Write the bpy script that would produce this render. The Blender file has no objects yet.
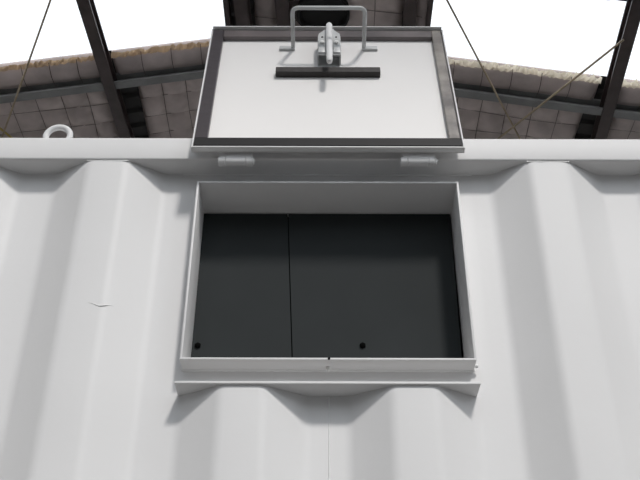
import bpy, bmesh, math, random
from mathutils import Vector, Matrix
random.seed(7)
R = math.radians
S = bpy.context.scene
COL = S.collection

# ------------------------------------------------------------------ camera
ZO = 2.83                                   # height of the top rail's lower edge above the floor
cam_data = bpy.data.cameras.new('camera')
cam = bpy.data.objects.new('camera', cam_data)
COL.objects.link(cam)
cam_data.sensor_fit = 'HORIZONTAL'
cam_data.sensor_width = 36.0
cam_data.lens = 36.0 * 960 / 640
cam_data.clip_start = 0.02
cam.rotation_mode = 'XYZ'
_p, _y, _r = 0.61576, -0.00165, 0.00358
_F = Vector((math.sin(_y) * math.cos(_p), math.cos(_y) * math.cos(_p), math.sin(_p)))
_Rt = Vector((math.cos(_y), -math.sin(_y), 0))
_U = _Rt.cross(_F)
_R2 = _Rt * math.cos(_r) + _U * math.sin(_r)
_U2 = -_Rt * math.sin(_r) + _U * math.cos(_r)
_m = Matrix((_R2, _U2, -_F)).transposed().to_4x4()
_m.translation = Vector((-0.0117, -1.3982, ZO - 1.1734))
cam.matrix_world = _m
S.camera = cam

# ------------------------------------------------------------------ sky, sun, exposure
w = bpy.data.worlds.new('overcast_sky')
S.world = w
w.use_nodes = True
bg = w.node_tree.nodes['Background']
bg.inputs[0].default_value = (0.89, 0.94, 1.0, 1)
bg.inputs[1].default_value = 1.5
sun_d = bpy.data.lights.new('sun', 'SUN')
sun = bpy.data.objects.new('sun', sun_d)
COL.objects.link(sun)
sun_d.energy = 2.15
sun_d.angle = R(7)
sun_d.color = (1.0, 0.962, 0.925)
_az, _el = R(20), R(46)                       # from the open front, a little to the right
_d = Vector((math.sin(_az) * math.cos(_el), -math.cos(_az) * math.cos(_el), math.sin(_el)))
sun.rotation_euler = _d.to_track_quat('Z', 'Y').to_euler()
sun.location = (2, -8, 9)
S.view_settings.view_transform = 'Standard'
S.view_settings.look = 'None'
S.view_settings.exposure = 0.0
S.view_settings.gamma = 1.0
S.view_settings.use_curve_mapping = False

# ------------------------------------------------------------------ materials
def mat(name, col, rough=0.5, metal=0.0, spec=0.5, var=0.0, vscale=8.0, bump=0.0, bscale=60.0, col2=None, translucent=None):
    m = bpy.data.materials.new(name)
    m.use_nodes = True
    nt = m.node_tree
    b = nt.nodes['Principled BSDF']
    b.inputs['Base Color'].default_value = (*col, 1)
    b.inputs['Roughness'].default_value = rough
    b.inputs['Metallic'].default_value = metal
    b.inputs['Specular IOR Level'].default_value = spec
    tc = nt.nodes.new('ShaderNodeTexCoord')
    if var > 0 or col2:
        n = nt.nodes.new('ShaderNodeTexNoise')
        n.inputs['Scale'].default_value = vscale
        n.inputs['Detail'].default_value = 5
        nt.links.new(tc.outputs['Object'], n.inputs['Vector'])
        r = nt.nodes.new('ShaderNodeValToRGB')
        c2 = col2 or tuple(c * (1 - var) for c in col)
        r.color_ramp.elements[0].position = 0.35
        r.color_ramp.elements[1].position = 0.65
        r.color_ramp.elements[0].color = (*c2, 1)
        r.color_ramp.elements[1].color = (*col, 1)
        nt.links.new(n.outputs['Fac'], r.inputs[0])
        nt.links.new(r.outputs[0], b.inputs['Base Color'])
    if bump > 0:
        n = nt.nodes.new('ShaderNodeTexNoise')
        n.inputs['Scale'].default_value = bscale
        n.inputs['Detail'].default_value = 3
        nt.links.new(tc.outputs['Object'], n.inputs['Vector'])
        bp = nt.nodes.new('ShaderNodeBump')
        bp.inputs['Strength'].default_value = bump
        bp.inputs['Distance'].default_value = 0.004
        nt.links.new(n.outputs['Fac'], bp.inputs['Height'])
        nt.links.new(bp.outputs[0], b.inputs['Normal'])
    if translucent:
        out = nt.nodes['Material Output']
        t = nt.nodes.new('ShaderNodeBsdfTranslucent')
        t.inputs[0].default_value = (*translucent[1], 1)
        mx = nt.nodes.new('ShaderNodeMixShader')
        mx.inputs[0].default_value = translucent[0]
        nt.links.new(b.outputs[0], mx.inputs[1])
        nt.links.new(t.outputs[0], mx.inputs[2])
        nt.links.new(mx.outputs[0], out.inputs[0])
    return m

M = {}
M['paint'] = mat('white_paint', (0.724, 0.719, 0.716), 0.55, var=0.035, vscale=3.0, bump=0.05, bscale=45)
M['weld'] = mat('painted_weld', (0.77, 0.77, 0.765), 0.3, bump=0.35, bscale=220)
M['lidface'] = mat('lid_white_paint', (0.80, 0.782, 0.768), 0.5, var=0.02, vscale=4, bump=0.03, bscale=30)
M['hardware'] = mat('grey_painted_steel', (0.56, 0.57, 0.57), 0.35, var=0.08, vscale=30, bump=0.05)
M['rubber'] = mat('black_rubber', (0.010, 0.009, 0.010), 0.5, spec=0.25, bump=0.15, bscale=24)
M['gasket_right'] = mat('blotchy_grey_rubber', (0.33, 0.30, 0.27), 0.32, spec=0.6, col2=(0.13, 0.115, 0.11), vscale=16, bump=0.5, bscale=30)  # right-hand strip: paler, blotchy rubber
M['gasket_top'] = mat('mid_grey_rubber', (0.17, 0.145, 0.145), 0.32, spec=0.6, col2=(0.09, 0.078, 0.08), vscale=9, bump=0.3, bscale=24)  # top strip: mid-tone blotches
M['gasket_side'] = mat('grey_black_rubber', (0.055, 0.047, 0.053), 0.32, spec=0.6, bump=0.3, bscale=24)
M['strip'] = mat('black_rubber_strip', (0.030, 0.026, 0.025), 0.45, spec=0.4, bump=0.2, bscale=90)
M['lining'] = mat('dark_lining_board', (0.024, 0.028, 0.029), 0.72, spec=0.20, var=0.15, vscale=5, bump=0.03, bscale=80)
M['bolt'] = mat('black_bolt', (0.002, 0.002, 0.002), 0.9, spec=0.05)
M['boltwhite'] = mat('white_pin', (0.82, 0.82, 0.80), 0.3)
M['steel'] = mat('dark_brown_steel', (0.085, 0.062, 0.060), 0.42, var=0.35, vscale=6, bump=0.1)
M['channel'] = mat('grey_galvanised_channel', (0.30, 0.30, 0.30), 0.5, var=0.25, vscale=5)
M['rod'] = mat('rusty_steel_rod', (0.48, 0.38, 0.26), 0.5, var=0.3, vscale=12)
M['yellow'] = mat('yellow_rod', (0.55, 0.42, 0.12), 0.5, var=0.2, vscale=12)
M['insul'] = mat('dusty_insulation_foil', (0.68, 0.58, 0.555), 0.55, var=0.28, vscale=4, bump=0.4, bscale=22)
M['wire'] = mat('mesh_wire', (0.17, 0.135, 0.12), 0.5)
M['torn'] = mat('torn_foil', (0.62, 0.50, 0.36), 0.7, col2=(0.34, 0.25, 0.18), vscale=14, translucent=(0.5, (0.75, 0.6, 0.42)))
M['torn2'] = mat('torn_foil_cream', (0.90, 0.87, 0.79), 0.7, col2=(0.66, 0.60, 0.50), vscale=10, translucent=(0.6, (0.92, 0.88, 0.78)))
M['sheet'] = mat('dark_roof_sheet', (0.05, 0.047, 0.045), 0.6, var=0.2, vscale=3)
M['vent'] = mat('black_vent_metal', (0.006, 0.0055, 0.0055), 0.7)
M['concrete'] = mat('concrete', (0.11, 0.108, 0.105), 0.8, var=0.25, vscale=0.8, bump=0.3, bscale=12)
M['clad'] = mat('pale_cladding', (0.72, 0.71, 0.69), 0.6, var=0.15, vscale=1.0)
M['clad_dark'] = mat('dark_cladding', (0.10, 0.105, 0.11), 0.6, var=0.15, vscale=1.0)
M['under'] = mat('container_floor_ply', (0.16, 0.11, 0.07), 0.6, var=0.2, vscale=3)

def pane_mat():
    m = bpy.data.materials.new('skylight_polycarbonate')
    m.use_nodes = True
    nt = m.node_tree
    nt.nodes.clear()
    o = nt.nodes.new('ShaderNodeOutputMaterial')
    a = nt.nodes.new('ShaderNodeBsdfTransparent')
    a.inputs[0].default_value = (1, 1, 1, 1)
    t = nt.nodes.new('ShaderNodeBsdfTranslucent')
    t.inputs[0].default_value = (0.95, 0.97, 0.97, 1)
    x = nt.nodes.new('ShaderNodeMixShader')
    x.inputs[0].default_value = 0.15
    nt.links.new(a.outputs[0], x.inputs[1])
    nt.links.new(t.outputs[0], x.inputs[2])
    nt.links.new(x.outputs[0], o.inputs[0])
    return m
M['pane'] = pane_mat()

# ------------------------------------------------------------------ helpers
def add_box(bm, lo, hi, bevel=0.0, seg=2, mtx=None):
    vs = [bm.verts.new((x, y, z)) for x in (lo[0], hi[0]) for y in (lo[1], hi[1]) for z in (lo[2], hi[2])]
    f = [(0, 1, 3, 2), (4, 6, 7, 5), (0, 4, 5, 1), (2, 3, 7, 6), (0, 2, 6, 4), (1, 5, 7, 3)]
    fs = [bm.faces.new([vs[i] for i in q]) for q in f]
    es = list({e for q in fs for e in q.edges})
    geo = vs
    if bevel > 0:
        r = bmesh.ops.bevel(bm, geom=es, offset=bevel, segments=seg, profile=0.5, affect='EDGES')
        geo = list({v for q in r['faces'] for v in q.verts} | {v for v in vs if v.is_valid})
    if mtx is not None:
        bmesh.ops.transform(bm, matrix=mtx, verts=[v for v in geo if v.is_valid])

def add_prism(bm, pts, lo, hi, axis=2, bevel=0.0):
    """polygon pts (a,b) extruded from lo to hi along axis"""
    def P(a, b, c):
        return {0: (c, a, b), 1: (a, c, b), 2: (a, b, c)}[axis]
    A = [bm.verts.new(P(a, b, lo)) for a, b in pts]
    B = [bm.verts.new(P(a, b, hi)) for a, b in pts]
    n = len(pts)
    fs = [bm.faces.new(A[::-1]), bm.faces.new(B)]
    for i in range(n):
        fs.append(bm.faces.new((A[i], A[(i + 1) % n], B[(i + 1) % n], B[i])))
    if bevel > 0:
        es = list(set(fs[0].edges) | set(fs[1].edges))
        bmesh.ops.bevel(bm, geom=es, offset=bevel, segments=2, profile=0.5, affect='EDGES')

def add_tube(bm, pts, r, seg=10, caps=True, wob=0.0):
    pts = [Vector(p) for p in pts]
    rings = []
    up = None
    for i, p in enumerate(pts):
        t = (pts[min(i + 1, len(pts) - 1)] - pts[max(i - 1, 0)]).normalized()
        if up is None:
            up = Vector((0, 0, 1)) if abs(t.z) < 0.9 else Vector((1, 0, 0))
        a = (up - t * up.dot(t)).normalized()
        b = t.cross(a)
        up = a
        rr = (r[i] if isinstance(r, (list, tuple)) else r) * (1 + random.uniform(-wob, wob))
        rings.append([bm.verts.new(p + (a * math.cos(2 * math.pi * k / seg) + b * math.sin(2 * math.pi * k / seg)) * rr) for k in range(seg)])
    for i in range(len(rings) - 1):
        for k in range(seg):
            bm.faces.new((rings[i][k], rings[i][(k + 1) % seg], rings[i + 1][(k + 1) % seg], rings[i + 1][k]))
    if caps:
        bm.faces.new(rings[0][::-1])
        bm.faces.new(rings[-1])

def arc_path(pts, r, n=6):
    """polyline with its inner corners rounded"""
    pts = [Vector(p) for p in pts]
    out = [pts[0]]
    for i in range(1, len(pts) - 1):
        a = (pts[i - 1] - pts[i]).normalized()
        b = (pts[i + 1] - pts[i]).normalized()
        p0, p2 = pts[i] + a * r, pts[i] + b * r
        for k in range(n + 1):
            t = k / n
            out.append(p0 * (1 - t) ** 2 + pts[i] * 2 * t * (1 - t) + p2 * t * t)
    out.append(pts[-1])
    return out

def make(name, bm, m, parent=None, smooth=None, **props):
    bmesh.ops.recalc_face_normals(bm, faces=bm.faces)
    me = bpy.data.meshes.new(name)
    bm.to_mesh(me)
    bm.free()
    return link(name, me, m, parent, smooth, **props)

def link(name, me, m, parent=None, smooth=None, **props):
    o = bpy.data.objects.new(name, me)
    COL.objects.link(o)
    if m is not None and len(me.materials) == 0:
        me.materials.append(m)
    if smooth is not None:
        me.polygons.foreach_set('use_smooth', [True] * len(me.polygons))
        try:
            me.set_sharp_from_angle(angle=R(smooth))
        except Exception:
            pass
    if parent is not None:
        o.parent = parent
        o.matrix_parent_inverse = Matrix.Translation(-WORLD_LOC[parent.name]) if parent.name in WORLD_LOC else Matrix.Identity(4)
    for k, v in props.items():
        o[k] = v
    return o

WORLD_LOC = {}
def empty(name, loc, **props):
    o = bpy.data.objects.new(name, None)
    COL.objects.link(o)
    o.location = loc
    o.empty_display_size = 0.2
    WORLD_LOC[o.name] = Vector(loc)
    for k, v in props.items():
        o[k] = v
    return o

def BM():
    return bmesh.new()

# ------------------------------------------------------------------ the shed: floor, walls and added light blockers
bm = BM(); add_box(bm, (-14, -16, -0.3), (14, 10, 0)); make('floor', bm, M['concrete'], kind='structure')

def clad_wall(name, a, b, z0, z1, nrm, m='clad'):
    """trapezoidal wall cladding from a to b (plan points)"""
    a, b, nrm = Vector((*a, 0)), Vector((*b, 0)), Vector((*nrm, 0))
    L = (b - a).length
    t = (b - a) / L
    prof = []
    x = 0.0
    while x < L - 0.01:
        for dx, d in ((0, 0), (0.12, 0), (0.145, 0.03), (0.175, 0.03)):
            prof.append((min(x + dx, L), d))
        x += 0.2
    prof.append((L, 0))
    bm = BM()
    prev = None
    for s, d in prof:
        p = a + t * s + nrm * d
        q = [bm.verts.new((p.x, p.y, z0)), bm.verts.new((p.x, p.y, z1))]
        if prev:
            bm.faces.new((prev[0], q[0], q[1], prev[1]))
        prev = q
    return make(name, bm, M[m], kind='structure')
Y_MOUTH = -4.0               # the shed is open here, towards the yard
clad_wall('sky_block_front', (14, -13.0), (-14, -13.0), 0, 6.0, (0, 1), 'clad_dark')   # added wall out of view, cuts off the low sky in front
clad_wall('sky_block_left', (-5.0, Y_MOUTH), (-5.0, -13.0), 0, 9.5, (1, 0), 'clad_dark')   # added wall out of view, blocks sky light from the left
clad_wall('wall_back', (-6.5, 9.6), (6.5, 9.6), 0, 8.3, (0, -1))  # this and both side walls: unseen, added to shape the light
clad_wall('wall_left', (-6.5, Y_MOUTH), (-6.5, 9.6), 0, 8.3, (1, 0))
clad_wall('wall_right', (6.5, Y_MOUTH), (6.5, 9.6), 0, 8.1, (-1, 0))

# ------------------------------------------------------------------ the shed roof
ZR = ZO - 1.1734 + 6.5       # ridge height
XR = -0.565                  # ridge position
SL = 0.18                    # roof pitch
def rz(x):
    return ZR - SL * abs(x - XR)

ceiling = empty('ceiling', (XR, 6.0, ZR), kind='structure')
Y_FRONT, Y_SKY0, Y_SKY1, Y_CH0, Y_CH1, Y_BACK = 2.6, 3.74, 4.56, 4.80, 4.885, 9.6

def roof_sheet(x0, x1, y0, y1):
    """dark corrugated metal sheeting on top of the roof"""
    bm = BM()
    n = max(2, int((y1 - y0) / 0.19))
    xs = [x0] + ([XR] if x0 < XR < x1 else []) + [x1]
    rows = []
    for i in range(n):
        for k, d in ((0, 0), (0.6, 0), (0.7, 0.035), (0.9, 0.035)):
            rows.append((y0 + (i + k) * (y1 - y0) / n, d))
    rows.append((y1, 0))
    g = [[bm.verts.new((x, y, rz(x) + d + 0.004)) for x in xs] for y, d in rows]
    for i in range(len(g) - 1):
        for k in range(len(xs) - 1):
            bm.faces.new((g[i][k], g[i][k + 1], g[i + 1][k + 1], g[i + 1][k]))
    return make('roof_sheet', bm, M['sheet'], ceiling)
SKL, SKR = -0.83, 0.90      # skylights start either side of the ridge strip
STRIPS = [(0.10, 1.15), (1.45, 2.50), (6.20, 7.25), (7.60, 8.65)]     # unseen skylight strips, added to bounce light up to the insulation
_edges = [(Y_MOUTH, -2.55), (-1.60, STRIPS[0][0]), (STRIPS[0][1], STRIPS[1][0]), (STRIPS[1][1], Y_SKY0), (Y_SKY1 + 0.004, STRIPS[2][0]), (STRIPS[2][1], STRIPS[3][0]), (STRIPS[3][1], Y_BACK)]
for _a, _b in _edges:
    roof_sheet(-6.6, 6.6, _a, _b)
for _a, _b in STRIPS:
    roof_sheet(SKL, SKR, _a, _b)
roof_sheet(-6.6, 0.10, -2.55, -1.60)          # unseen skylight on one slope only, added for the gasket's reflection
roof_sheet(SKL, SKR, Y_SKY0, Y_SKY1 - 0.02)

def skylight(x0, x1, Y_SKY0=Y_SKY0, Y_SKY1=Y_SKY1):
    bm = BM()
    n = 5
    rows = []
    for i in range(n):
        for k, d in ((0, 0), (0.6, 0), (0.7, 0.03), (0.9, 0.03)):
            rows.append((Y_SKY0 + (i + k) * (Y_SKY1 - Y_SKY0) / n, d))
    rows.append((Y_SKY1, 0))
    g = [[bm.verts.new((x, y, rz(x) + d)) for x in (x0, x1)] for y, d in rows]
    for i in range(len(g) - 1):
        bm.faces.new((g[i][0], g[i][1], g[i + 1][1], g[i + 1][0]))
    return make('skylight_pane', bm, M['pane'], ceiling, label='translucent white skylight sheet')
skylight(-6.6, SKL)
skylight(SKR, 6.6)
skylight(0.10, 6.6, -2.55, -1.60)
for _a, _b in STRIPS:
    skylight(-6.6, SKL, _a, _b)
    skylight(SKR, 6.6, _a, _b)

def blanket(x0, x1, y0, y1, cx=0.22, cy=0.235, puff=0.06, thick=0.05, roll=0.0, wires=True):
    """quilted insulation hanging on wire mesh under the sheets"""
    nx = max(1, round((x1 - x0) / cx)); ny = max(1, round((y1 - y0) / cy))
    sub = 5
    bm = BM()
    seed = [[random.uniform(0.55, 1.25) for _ in range(ny)] for _ in range(nx)]
    skew = [random.uniform(-0.02, 0.02) for _ in range(ny + 1)]
    NX, NY = nx * sub, ny * sub
    low, top = [], []
    for i in range(NX + 1):
        ra, rb = [], []
        for j in range(NY + 1):
            x = x0 + (x1 - x0) * i / NX
            y = y0 + (y1 - y0) * j / NY
            ci, cj = min(i // sub, nx - 1), min(j // sub, ny - 1)
            fx, fy = (i % sub) / sub, (j % sub) / sub
            h = puff * seed[ci][cj] * (math.sin(math.pi * fx) ** 0.7 if fx > 0 else 0) * (math.sin(math.pi * fy) ** 0.7 if fy > 0 else 0)
            e = roll * math.sin(math.pi * j / NY) if roll else 0
            edge = 1.0 if (0 < i < NX and 0 < j < NY) else 0.25
            ra.append(bm.verts.new((x, y, rz(x) - (thick + h + e) * edge - 0.004)))
        low.append(ra)
    for i in range(NX):
        for j in range(NY):
            bm.faces.new((low[i][j], low[i + 1][j], low[i + 1][j + 1], low[i][j + 1]))
    r = bmesh.ops.extrude_face_region(bm, geom=list(bm.faces))
    for v in [g for g in r['geom'] if isinstance(g, bmesh.types.BMVert)]:
        v.co.z = rz(v.co.x) - 0.002
    o = make('insulation_blanket', bm, M['insul'], ceiling, smooth=60)
    if wires:
        bm = BM()
        for i in range(1, nx):
            x = x0 + (x1 - x0) * i / nx
            pts = [(x + 0.006 * math.sin(j * 1.3 + i), y0 + (y1 - y0) * j / ny, rz(x) - thick - (roll * math.sin(math.pi * j / ny)) - 0.008) for j in range(ny + 1)]
            if roll:
                pts = [(x, y0 + (y1 - y0) * j / 8, rz(x) - thick - roll * math.sin(math.pi * j / 8) - 0.012) for j in range(9)]
            add_tube(bm, pts, 0.0032, 4)
        for j in range(1, ny):
            y = y0 + (y1 - y0) * j / ny
            add_tube(bm, [(x0 + (x1 - x0) * i / nx, y + skew[j] * math.sin(i * 0.9), rz(x0 + (x1 - x0) * i / nx) - thick - 0.008) for i in range(nx + 1)], 0.0032, 4)
        wm = make('wire_mesh', bm, M['wire'], None, kind='stuff')
        wm.parent = o
        wm.matrix_parent_inverse = Matrix.Identity(4)
        # o itself sits at world origin through the parent inverse, so the child needs no shift
    return o

BL_X = -1.87                 # where the long beams cross the far bays
BR_X = 2.50
# far bays (beyond the cross channel), split at the ridge and at the long beams
far = [(-6.4, BL_X - 0.07), (BL_X + 0.16, XR - 0.05), (XR + 0.05, 0.70), (0.78, BR_X - 0.15), (BR_X + 0.06, 6.4)]
for a, b in far:
    blanket(a, b, Y_CH1 + 0.01, 6.15)
# the narrow strip between skylight and channel
def torn(x0, x1, y, m, amp):
    bm = BM()
    n = int((x1 - x0) / 0.018)
    prev = None
    ph = random.random() * 9
    for i in range(n + 1):
        x = x0 + (x1 - x0) * i / n
        k = 0.5 + 0.5 * math.sin(x * 5.1 + ph) * math.sin(x * 2.3 + 2 * ph)
        out = amp * (0.25 + 0.9 * k * random.random())
        q = [bm.verts.new((x, y + 0.02 + 0.02 * random.random(), rz(x) - 0.062 - 0.012 * random.random())),
             bm.verts.new((x, y + 0.012, rz(x) - 0.055 - 0.01 * random.random())),
             bm.verts.new((x + random.uniform(-0.01, 0.01), y - out, rz(x) - 0.035 - 0.03 * random.random()))]
        if prev:
            bm.faces.new((prev[0], q[0], q[1], prev[1]))
            bm.faces.new((prev[1], q[1], q[2], prev[2]))
        prev = q
    r = bmesh.ops.solidify(bm, geom=list(bm.faces), thickness=0.002)
    return bm
for a, b, mm, amp in ((-6.4, BL_X - 0.06, 'torn', 0.02), (BL_X - 0.0, SKL, 'torn', 0.03), (SKL + 0.01, SKR - 0.01, None, 0), (SKR, BR_X - 0.1, 'torn2', 0.055), (BR_X + 0.03, 6.4, 'torn2', 0.05)):
    o = blanket(a, b, Y_SKY1, Y_CH0 + 0.05, cx=0.24, puff=0.012, roll=0.035)
    if mm:
        t = make('torn_edge', torn(a, b, Y_SKY1, M[mm], amp), M[mm], None, label='ragged torn foil edge')
        t.parent = o
# ridge strip between the skylights and the bay nearer the yard
for a, b in ((-0.60, -0.39), (-0.31, 0.68), (0.76, SKR)):
    blanket(a, b, Y_SKY0 - 0.3, Y_SKY1 - 0.02, puff=0.05)
for a, b in ((-6.4, -1.95), (-1.8, -0.7), (0.8, 2.32), (2.42, 6.4)):
    blanket(a, b, Y_FRONT + 0.1, Y_SKY0 - 0.02)

def channel(x0, x1, label):
    """cold-formed C channel under the sheets following the slope, open towards the yard"""
    bm = BM()
    d, t, lip, off = 0.115, 0.008, 0.02, 0.045
    prof = [(Y_CH1, -off), (Y_CH1, -off - d), (Y_CH0, -off - d), (Y_CH0, -off - d + lip), (Y_CH0 + t, -off - d + lip), (Y_CH0 + t, -off - d + t), (Y_CH1 - t, -off - d + t), (Y_CH1 - t, -off - t), (Y_CH0 + t, -off - t), (Y_CH0, -off)]
    A = [bm.verts.new((x0, y, rz(x0) + z)) for y, z in prof]
    B = [bm.verts.new((x1, y, rz(x1) + z)) for y, z in prof]
    n = len(prof)
    bm.faces.new(A); bm.faces.new(B[::-1])
    for i in range(n):
        bm.faces.new((A[i], B[i], B[(i + 1) % n], A[(i + 1) % n]))
    return make('roof_channel', bm, M['channel'], label=label, category='channel', group='sloping roof channels')
channel(-6.4, XR, 'grey steel roof channel sloping down behind the lifting eye')
channel(XR, 6.4, 'grey steel roof channel sloping down behind the crossed bracing rods')

def ibeam(name, x_at4, slope, y0, y1, zb, fw, h, m, **props):
    """straight I section running away from the yard; bottom at zb"""
    bm = BM()
    ft, wt = 0.012, 0.009
    prof = [(-fw / 2, 0), (fw / 2, 0), (fw / 2, ft), (wt / 2, ft), (wt / 2, h - ft), (fw / 2, h - ft), (fw / 2, h), (-fw / 2, h), (-fw / 2, h - ft), (-wt / 2, h - ft), (-wt / 2, ft), (-fw / 2, ft)]
    A = [bm.verts.new((x_at4 + slope * (y0 - 4) + a, y0, zb + b)) for a, b in prof]
    B = [bm.verts.new((x_at4 + slope * (y1 - 4) + a, y1, zb + b)) for a, b in prof]
    n = len(prof)
    bm.faces.new(A); bm.faces.new(B[::-1])
    for i in range(n):
        bm.faces.new((A[i], B[i], B[(i + 1) % n], A[(i + 1) % n]))
    return make(name, bm, m, **props)
G = 'long steel roof beams'
ibeam('roof_beam', -1.945, 0.040, Y_FRONT, 9.5, rz(-1.93) - 0.185, 0.105, 0.12, M['steel'], label='dark brown steel roof beam crossing the skylight with torn brown foil edge', category='beam', group=G)
ibeam('roof_beam', 2.452, 0.056, Y_FRONT, 9.5, rz(2.45) - 0.185, 0.105, 0.12, M['steel'], label='dark steel roof beam crossing the skylight with cream foil edge', category='beam', group=G)
ibeam('roof_beam', -0.697, 0.03, Y_FRONT, 9.5, rz(-0.69) - 0.21, 0.115, 0.20, M['steel'], label='dark roof beam at the ridge beside the skylight with brown foil edge', category='beam', group=G)
ibeam('roof_beam', -0.350, 0.04, Y_FRONT, 9.5, rz(-0.35) - 0.21, 0.115, 0.20, M['steel'], label='dark roof beam between the ridge insulation and the round black vent', category='beam', group=G)
ibeam('roof_beam', 0.712, 0.05, Y_FRONT, 9.5, rz(0.71) - 0.21, 0.105, 0.20, M['steel'], label='dark roof beam beside the skylight with cream foil edge, near the round vent', category='beam', group=G)
# thin edge bar of the left-hand skylight
bm = BM()
add_prism(bm, [(-0.845, rz(-0.83) - 0.16), (-0.80, rz(-0.83) - 0.16), (-0.80, rz(-0.83) - 0.02), (-0.845, rz(-0.83) - 0.02)], Y_SKY0, Y_SKY1 + 0.1, axis=1)
make('skylight_edge_bar', bm, M['steel'], ceiling)
bm = BM()
add_prism(bm, [(0.86, rz(0.88) - 0.12), (0.90, rz(0.88) - 0.12), (0.90, rz(0.88) - 0.02), (0.86, rz(0.88) - 0.02)], Y_SKY0, Y_SKY1 + 0.1, axis=1)
make('skylight_edge_bar', bm, M['steel'], ceiling)

# round ridge ventilator: throat, rim
vent = empty('roof_vent', (0.0, 4.13, rz(0) - 0.16), label='round black ventilator throat hanging through the insulation at the ridge', category='vent')
bm = BM()
N = 32
rings = []
for r_, z_ in ((0.225, 0.08), (0.225, -0.01), (0.205, -0.02), (0.195, 0.0), (0.19, 0.03), (0.02, 0.035)):
    rings.append([bm.verts.new((r_ * math.cos(2 * math.pi * k / N), 4.13 + r_ * math.sin(2 * math.pi * k / N), rz(0) - 0.15 + z_)) for k in range(N)])
for i in range(len(rings) - 1):
    for k in range(N):
        bm.faces.new((rings[i][k], rings[i][(k + 1) % N], rings[i + 1][(k + 1) % N], rings[i + 1][k]))
bm.faces.new(rings[-1])
make('throat', bm, M['vent'], vent, smooth=40)
bm = BM()
rings = [[bm.verts.new((r_ * math.cos(2 * math.pi * k / N), 4.13 + r_ * math.sin(2 * math.pi * k / N), rz(0) - 0.15 + z_)) for k in range(N)] for r_, z_ in ((0.226, 0.06), (0.262, 0.055), (0.262, 0.068), (0.226, 0.072))]
for i in range(4):
    for k in range(N):
        bm.faces.new((rings[i][k], rings[i][(k + 1) % N], rings[(i + 1) % 4][(k + 1) % N], rings[(i + 1) % 4][k]))
make('collar', bm, M['steel'], vent)
# bracing rods
def rod(p, q, r, m, label, name='bracing_rod', hook=0.0):
    p, q = Vector(p), Vector(q)
    bm = BM()
    add_tube(bm, ([p + Vector((0, 0, hook))] if hook else []) + [p, p.lerp(q, 0.5) + Vector((0, 0, -0.004)), q], r, 8)
    # turnbuckle sleeve
    t = (q - p).normalized()
    c = p.lerp(q, 0.93)
    add_tube(bm, [c - t * 0.09, c - t * 0.07, c + t * 0.07, c + t * 0.09], [r, r * 1.9, r * 1.9, r], 8)
    return make(name, bm, m, smooth=40, label=label, category='rod', group='roof bracing rods')
def ext(p, q, a, b):
    p, q = Vector(p) + Vector((0, 0, ZO)), Vector(q) + Vector((0, 0, ZO))
    return p + (q - p) * a, p + (q - p) * b
rod(*ext((-2.1701, 3.7324, 4.7877), (-2.8787, 5.1194, 4.6601), -0.29, 1.7), 0.0085, M['rod'], 'thin brown rod running behind the lifting eye from the skylight', hook=0.06)
rod(*ext((-2.9398, 5.1496, 4.6991), (-2.8773, 5.2853, 4.7104), -6.0, 10.0), 0.010, M['yellow'], 'yellow rod end showing just above the container rail')
rod(*ext((0.988, 3.757, 4.8271), (1.7969, 5.235, 4.6815), -0.33, 1.6), 0.0085, M['rod'], 'steep bracing rod of the crossed pair, ending nearer the hatch lid at its top')
rod(*ext((2.4333, 3.8362, 4.5369), (1.6233, 5.2371, 4.6827), 0.055, 1.6), 0.0095, M['rod'], 'slanted bracing rod of the crossed pair, fixed to the steel beam')

# ------------------------------------------------------------------ the shipping container
BOX = empty('shipping_container', (0, 1.21, 0), label='white corrugated steel shipping container with an open side hatch', category='container')
PE, CW, TW, DEP = 0.278, 0.036, 0.035, 0.042
X_END = 2.95
Z_SILL = ZO - 0.466
HR = 0.055                    # top rail height

def corr_profile(k0, k1, xa=None, xb=None):
    """corner points from trough centre k0 to trough centre k1, bends rounded"""
    raw = [(PE * k0, DEP)]
    for k in range(k0, k1):
        raw += [(PE * k + TW, DEP), (PE * (k + .5) - CW, 0), (PE * (k + .5) + CW, 0), (PE * (k + 1) - TW, DEP)]
    raw.append((PE * k1, DEP))
    return [(p.x, p.y) for p in arc_path([(a, b, 0) for a, b in raw], 0.010, 4)]

def sheet(bm, prof, z0, z1, nz=1):
    g = [[bm.verts.new((x, y, z0 + (z1 - z0) * j / nz)) for j in range(nz + 1)] for x, y in prof]
    for i in range(len(g) - 1):
        for j in range(nz):
            bm.faces.new((g[i][j], g[i + 1][j], g[i + 1][j + 1], g[i][j + 1]))

bm = BM()
sheet(bm, corr_profile(-10, -1), 0.14, ZO + 0.004)
sheet(bm, corr_profile(1, 10), 0.14, ZO + 0.004)
sheet(bm, corr_profile(-1, 1), 0.14, Z_SILL - 0.001)
bmesh.ops.remove_doubles(bm, verts=bm.verts, dist=0.0005)
make('side_panel', bm, M['paint'], BOX, smooth=24)

# flat plate round the opening
FX, FZ0, FZ1 = 0.2445, ZO - 0.4225, ZO - 0.0465       # frame outer half width, bottom, top
bm = BM()
xs = [-PE - 0.02, -FX, FX, PE + 0.02]
zs = [Z_SILL - 0.02, FZ0, FZ1, ZO + 0.004]
for i in range(3):
    for j in range(3):
        if (i, j) != (1, 1):
            add_box(bm, (xs[i], DEP + 0.0002, zs[j]), (xs[i + 1], DEP + 0.004, zs[j + 1]))
bmesh.ops.remove_doubles(bm, verts=bm.verts, dist=0.0003)
make('hatch_plate', bm, M['paint'], BOX)

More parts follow.
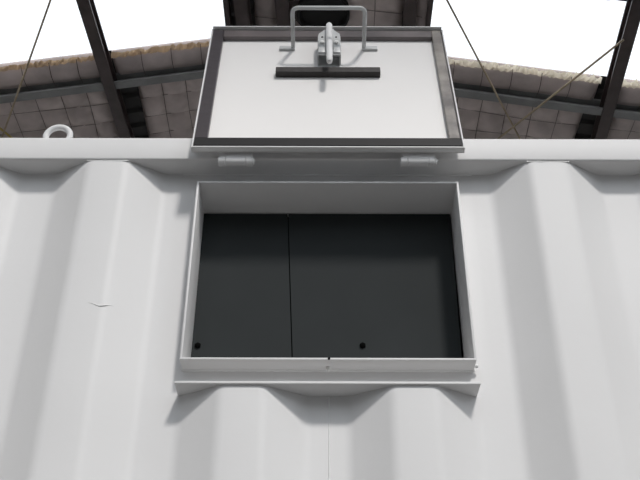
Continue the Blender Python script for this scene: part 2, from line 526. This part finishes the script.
# rails, posts
bm = BM()
add_box(bm, (-X_END, -0.003, ZO), (X_END, 0.060, ZO + HR), 0.004, 3)
make('top_rail', bm, M['paint'], BOX, smooth=40)
bm = BM(); add_box(bm, (-X_END, -0.003, 0.0), (X_END, 0.05, 0.15), 0.006, 2); make('bottom_rail', bm, M['paint'], BOX, smooth=40)
bm = BM(); add_box(bm, (-X_END, 2.37, ZO), (X_END, 2.43, ZO + HR), 0.004, 2); make('top_rail', bm, M['paint'], BOX, smooth=40)
bm = BM(); add_box(bm, (-X_END, 2.38, 0.0), (X_END, 2.43, 0.15), 0.006, 2); make('bottom_rail', bm, M['paint'], BOX, smooth=40)
for sx in (-1, 1):
    for y in (0.0, 2.28):
        bm = BM(); add_box(bm, (sx * X_END - 0.08, y - 0.003, 0), (sx * X_END + 0.08, y + 0.15, ZO + HR + 0.006), 0.008, 2)
        make('corner_post', bm, M['paint'], BOX, smooth=40)
    bm = BM(); add_box(bm, (sx * X_END - 0.02, 0.14, 0.02), (sx * X_END + 0.02, 2.29, ZO + HR), 0.004, 1); make('end_wall', bm, M['paint'], BOX)
bm = BM()
pf = corr_profile(-10, 10)
sheet(bm, [(x, 2.43 - y) for x, y in pf], 0.14, ZO + 0.004)
make('side_panel', bm, M['paint'], BOX, smooth=24)
bm = BM()
prof = []
for i in range(28):
    x = -X_END + i * (2 * X_END / 28)
    for dx, z in ((0, 0), (0.09, 0), (0.11, 0.014), (0.19, 0.014)):
        prof.append((x + dx, z))
prof.append((X_END, 0))
g = [[bm.verts.new((x, y, ZO + HR - 0.022 + z)) for y in (0.055, 2.375)] for x, z in prof]
for i in range(len(g) - 1):
    bm.faces.new((g[i][0], g[i + 1][0], g[i + 1][1], g[i][1]))
make('roof_panel', bm, M['paint'], BOX)
bm = BM(); add_box(bm, (-X_END, 0.05, 0.12), (X_END, 2.38, 0.15)); make('container_floor', bm, M['under'], BOX)

# hatch frame: four plates forming a box standing through the flat plate
FY0, FY1, FT = 0.004, 0.112, 0.0042
def plate(name, lo, hi, bev=0.0012):
    bm = BM(); add_box(bm, lo, hi, bev, 2); return make(name, bm, M['paint'], BOX, smooth=40)
HF = bpy.data.objects.new('hatch_frame', None)
HF.parent = BOX; HF.matrix_parent_inverse = Matrix.Translation((0, -1.21, 0)); COL.objects.link(HF)
def fplate(lo, hi):
    bm = BM(); add_box(bm, lo, hi, 0.0012, 2)
    o = make('frame_plate', bm, M['paint'], HF, smooth=40)
    return o
fplate((-FX, FY0, FZ1 - FT), (FX, FY1, FZ1))
fplate((-FX, FY0, FZ0), (FX, FY1, FZ0 + FT))
fplate((-FX, FY0, FZ0 + FT * .5), (-FX + FT, FY1, FZ1 - FT * .5))
fplate((FX - FT, FY0, FZ0 + FT * .5), (FX, FY1, FZ1 - FT * .5))
# drain nib under the frame's lower plate
bm = BM()
add_tube(bm, [(0.0005, 0.030, FZ0 + 0.002), (0.0005, 0.030, FZ0 - 0.003), (0.0003, 0.031, FZ0 - 0.008)], [0.0030, 0.0036, 0.0014], 8)
make('drip_nib', bm, M['boltwhite'], HF, smooth=60)
bm = BM()
add_tube(bm, [(0.0015, 0.0046, FZ0 + 0.0022), (0.0015, 0.0032, FZ0 + 0.0022)], 0.0022, 10)
make('drain_hole', bm, M['bolt'], HF, smooth=60)
bm = BM()
add_tube(bm, [(FX - 0.001, 0.030, FZ0 + 0.004), (FX + 0.004, 0.031, FZ0 + 0.003), (FX + 0.006, 0.032, FZ0 + 0.001)], [0.002, 0.004, 0.001], 8)
make('weld_blob', bm, M['weld'], HF, smooth=60)

# sill bar below the opening
sl = plate('sill', (-0.2475, -0.005, Z_SILL - 0.0045), (0.2455, DEP + 0.001, Z_SILL), 0.001)

# weld beads
def bead(pts, r, n=60):
    path = []
    pts = [Vector(p) for p in pts]
    for a, b in zip(pts[:-1], pts[1:]):
        k = max(2, int((b - a).length / 0.006))
        for i in range(k):
            path.append(a.lerp(b, i / k) + Vector((random.uniform(-1, 1), random.uniform(-1, 1), random.uniform(-1, 1))) * r * 0.18)
    path.append(pts[-1])
    bm = BM()
    add_tube(bm, path, r, 6, wob=0.15)
    return make('weld_bead', bm, M['weld'], BOX, smooth=80)
bead([(-FX, DEP, FZ0), (FX, DEP, FZ0)], 0.0022)
bead([(-FX, DEP, FZ0), (-FX, DEP, FZ1)], 0.0022)
bead([(FX, DEP, FZ0), (FX, DEP, FZ1)], 0.0022)
bead([(-PE, DEP, ZO), (PE, DEP, ZO)], 0.0022)
bead([(0.0017, DEP - 0.0002, Z_SILL - 0.004), (0.0017, DEP - 0.0002, 1.9)], 0.0011)
for s in (-1, 1):
    bead([(s * PE / 2 - CW - 0.004, 0.001, Z_SILL - 0.004), (s * PE / 2 + CW + 0.004, 0.001, Z_SILL - 0.004)], 0.0022)
for k in (-2, 1):
    c = PE * (k + .5)
    bead([(c - CW - 0.004, 0.001, ZO - 0.001), (c + CW + 0.004, 0.001, ZO - 0.001)], 0.0018)
# run of paint on the panel beside the hatch
bm = BM()
def surf(x):
    """front face of the corrugated sheet at x"""
    d = abs((x - PE / 2) / PE - round((x - PE / 2) / PE)) * PE
    return min(max((d - CW) / (PE / 2 - CW - TW), 0), 1) * DEP
_pts = []
for i in range(15):
    t = i / 14
    x = -0.412 + 0.046 * t
    _pts.append((x, surf(x) + 0.0004, ZO - 0.316 - 0.002 * t - 0.004 * math.sin(t * 3.1) + 0.0015 * math.sin(t * 9)))
add_tube(bm, _pts, [0.0005 + 0.0009 * math.sin(math.pi * i / 14) for i in range(15)], 6)
make('paint_run', bm, M['weld'], BOX, smooth=80)

# dark lining boards closing the back of the frame
LY = 0.098
def board(pts, bolts):
    bm = BM(); add_prism(bm, pts, LY, LY + 0.012, axis=1)
    o = make('lining_board', bm, M['lining'], BOX)
    for x, z in bolts:
        bm = BM()
        add_tube(bm, [(x, LY + 0.002, z), (x, LY - 0.0025, z), (x, LY - 0.004, z)], [0.0058, 0.0058, 0.003], 6)
        b = make('bolt', bm, M['bolt'], None); b.parent = o
_zt, _zb = FZ1 - FT - 0.0022, FZ0 + FT
board([(-FX + FT, _zb), (-0.0610, _zb), (-0.0778, _zt), (-FX + FT, _zt)], [(-0.2300, ZO - 0.345)])
board([(-0.0590, _zb), (FX - FT - 0.005, _zb), (FX - FT - 0.002, _zt), (-0.0758, _zt)], [(0.0620, ZO - 0.344)])
bm = BM(); add_box(bm, (-FX - 0.02, LY + 0.013, FZ0 - 0.02), (FX + 0.02, LY + 0.02, FZ1 + 0.02)); make('backing_sheet', bm, M['bolt'], BOX)

# lifting eye on the top rail
bm = BM()
cx, cy, cz, ro = -0.5287, 0.022, ZO + HR + 0.0235, 0.0235
path = [(cx - 0.042, cy, ZO + HR + 0.003), (cx - 0.030, cy, ZO + HR + 0.004)]
for i in range(25):
    a = R(222) - R(264) * i / 24
    path.append((cx + ro * math.cos(a), cy, cz + ro * math.sin(a)))
path += [(cx + 0.030, cy, ZO + HR + 0.004), (cx + 0.040, cy, ZO + HR + 0.003)]
add_tube(bm, arc_path(path[:2], 0.002) [:0] + path, 0.0062, 12)
make('lifting_eye', bm, M['paint'], BOX, smooth=50, label='white ring-shaped lifting eye')

# ------------------------------------------------------------------ the hatch lid, swung up and leaning back
LW, LL = 0.2580, 0.4567       # half width, height
RIM = 0.014
lid = None
LM = Matrix.Translation(Vector((0.0002, -0.0366, ZO - 0.0132))) @ Matrix.Rotation(R(90 - 13.55), 4, 'X') @ Matrix.Scale(0.9854, 4)
bm = BM()
LB = 0.0060                   # lower edge of the lid above the hinge line
add_box(bm, (-LW, LB, -0.003), (LW, LL, 0.0), 0.0006, 1)
lid = make('hatch_lid', bm, M['lidface'], BOX, label='white hatch lid swung fully open')
lid.matrix_parent_inverse = Matrix.Translation((0, -1.21, 0))
lid.matrix_basis = LM
def lp(name, bm, m, smooth=None, **props):
    o = make(name, bm, m, None, smooth, **props)
    o.parent = lid
    return o
T = 0.0032
for lo, hi in (((-LW, LB, -0.003), (-LW + T, LL, 0.010)), ((LW - T, LB, -0.003), (LW, LL, 0.010)), ((-LW + T, LB, -0.003), (LW - T, LB + T, 0.0105)), ((-LW + T, LL - T, -0.003), (LW - T, LL, 0.0175))):
    bm = BM(); add_box(bm, lo, hi, 0.0008, 2); lp('rim', bm, M['paint'], 40)
# rubber gasket: four strips
GH = 0.0105
def gasket(lo, hi, m='rubber'):
    bm = BM()
    add_box(bm, lo, hi, 0.0012, 1)
    lp('gasket', bm, M[m])
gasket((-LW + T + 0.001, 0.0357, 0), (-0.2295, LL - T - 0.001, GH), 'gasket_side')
gasket((0.2315, 0.0357, 0), (LW - T - 0.003, LL - T - 0.001, GH), 'gasket_right')
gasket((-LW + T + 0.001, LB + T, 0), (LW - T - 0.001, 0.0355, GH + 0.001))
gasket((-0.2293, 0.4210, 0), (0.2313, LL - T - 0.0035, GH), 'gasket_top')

# grab handle
bm = BM()
hu0, hu1, hv, hw = -0.0745, 0.0795, 0.384, 0.100
add_tube(bm, arc_path([(hu0, hv, 0.003), (hu0, hv, hw), (hu1, hv, hw), (hu1, hv, 0.003)], 0.014, 7), 0.0045, 10)
for u, s in ((hu0, -1), (hu1, 1)):
    a, b = sorted((u - s * 0.004, u + s * 0.030))
    add_box(bm, (a, hv - 0.0065, -0.0005), (b, hv + 0.0065, 0.006), 0.0015, 2)
lp('handle', bm, M['hardware'], 50, label='grey bent-bar grab handle')

# black rubber bumper strip
bm = BM()
add_box(bm, (-0.1085, 0.2690, -0.0005), (0.1105, 0.2880, 0.0145), 0.0012, 2)
lp('rubber_strip', bm, M['strip'], None, label='black rubber bumper strip')

# clamp latch: a lobed plate standing off the lid on two webs, a long rounded lever over it
lc = 0.0038
bm = BM()
add_box(bm, (lc - 0.025, 0.305, -0.0005), (lc + 0.025, 0.362, 0.004), 0.0012, 2)
lp('latch_base', bm, M['hardware'], 40)
for s in (-1, 1):
    a, b = sorted((lc + s * 0.0215, lc + s * 0.0245))
    bm = BM()
    add_prism(bm, [(0.312, 0.003), (0.358, 0.003), (0.366, 0.027), (0.311, 0.027)], a, b, axis=0)
    lp('latch_web', bm, M['hardware'], 40)
bm = BM()
hs = [(lc - 0.0245, 0.311), (lc + 0.0245, 0.311), (lc + 0.0245, 0.385), (lc + 0.0225, 0.400), (lc + 0.014, 0.408), (lc + 0.009, 0.420), (lc - 0.009, 0.420), (lc - 0.014, 0.408), (lc - 0.0225, 0.400), (lc - 0.0245, 0.385)]
add_prism(bm, hs, 0.0265, 0.031, axis=2, bevel=0.001)
lp('latch_plate', bm, M['hardware'], 40)
for s in (-1, 1):
    a, b = sorted((lc + s * 0.0085, lc + s * 0.0235))
    bm = BM()
    add_box(bm, (a, 0.314, 0.0305), (b, 0.364, 0.0345), 0.0014, 2)
    lp('latch_pad', bm, M['hardware'], 40)
    u = lc + s * 0.0150
    bm = BM()
    add_tube(bm, [(u, 0.352, 0.032), (u, 0.352, 0.0375), (u, 0.352, 0.039)], [0.0056, 0.0056, 0.004], 14)
    lp('pin', bm, M['boltwhite'], 50)
    bm = BM()
    add_tube(bm, [(u, 0.383, 0.0305), (u, 0.383, 0.0320)], 0.0022, 10)
    lp('latch_hole', bm, M['bolt'], 50)  # black disc painting the dark inside of a small hole
bm = BM()
add_tube(bm, [(lc, 0.434, 0.034), (lc, 0.431, 0.035), (lc, 0.424, 0.037), (lc, 0.40, 0.039), (lc, 0.34, 0.042), (lc, 0.29, 0.046), (lc, 0.258, 0.050), (lc, 0.250, 0.050), (lc, 0.247, 0.050)], [0.003, 0.0055, 0.0070, 0.0074, 0.0068, 0.0066, 0.0066, 0.0058, 0.003], 14)
lp('latch_lever', bm, M['paint'], 50)

# hinges: lid leaf, knuckles, pin, fixed leaf
for hx in (-0.1700, 0.1700):
    hz, hy, hr = ZO - 0.0203, -0.0215, 0.0083
    H = bpy.data.objects.new('hinge', None)
    COL.objects.link(H); H.parent = BOX; H.matrix_parent_inverse = Matrix.Translation((0, -1.21, 0))
    for a, b in ((-0.034, -0.0215), (-0.0208, 0.0168), (0.0175, 0.028)):
        bm = BM()
        add_tube(bm, [(hx + a, hy, hz), (hx + a + 0.001, hy, hz), (hx + b - 0.001, hy, hz), (hx + b, hy, hz)], [hr - 0.001, hr, hr, hr - 0.001], 18)
        make('knuckle', bm, M['paint'], H, smooth=40)
    bm = BM()
    add_tube(bm, [(hx - 0.0345, hy, hz), (hx + 0.031, hy, hz), (hx + 0.034, hy, hz)], [0.0065, 0.007, 0.004], 14)
    make('hinge_pin', bm, M['paint'], H, smooth=40)
    bm = BM()
    add_box(bm, (hx - 0.0305, hy - 0.0065, hz + 0.004), (hx + 0.0300, hy - 0.0035, ZO + 0.004), 0.0006, 1)
    make('hinge_leaf', bm, M['paint'], H)
    for a, b in ((-0.034, -0.0215), (0.0175, 0.028)):
        bm = BM()
        add_box(bm, (hx + a, hy + 0.002, hz + 0.002), (hx + b, -0.0025, ZO + 0.003), 0.0006, 1)
        make('fixed_leaf', bm, M['paint'], H)
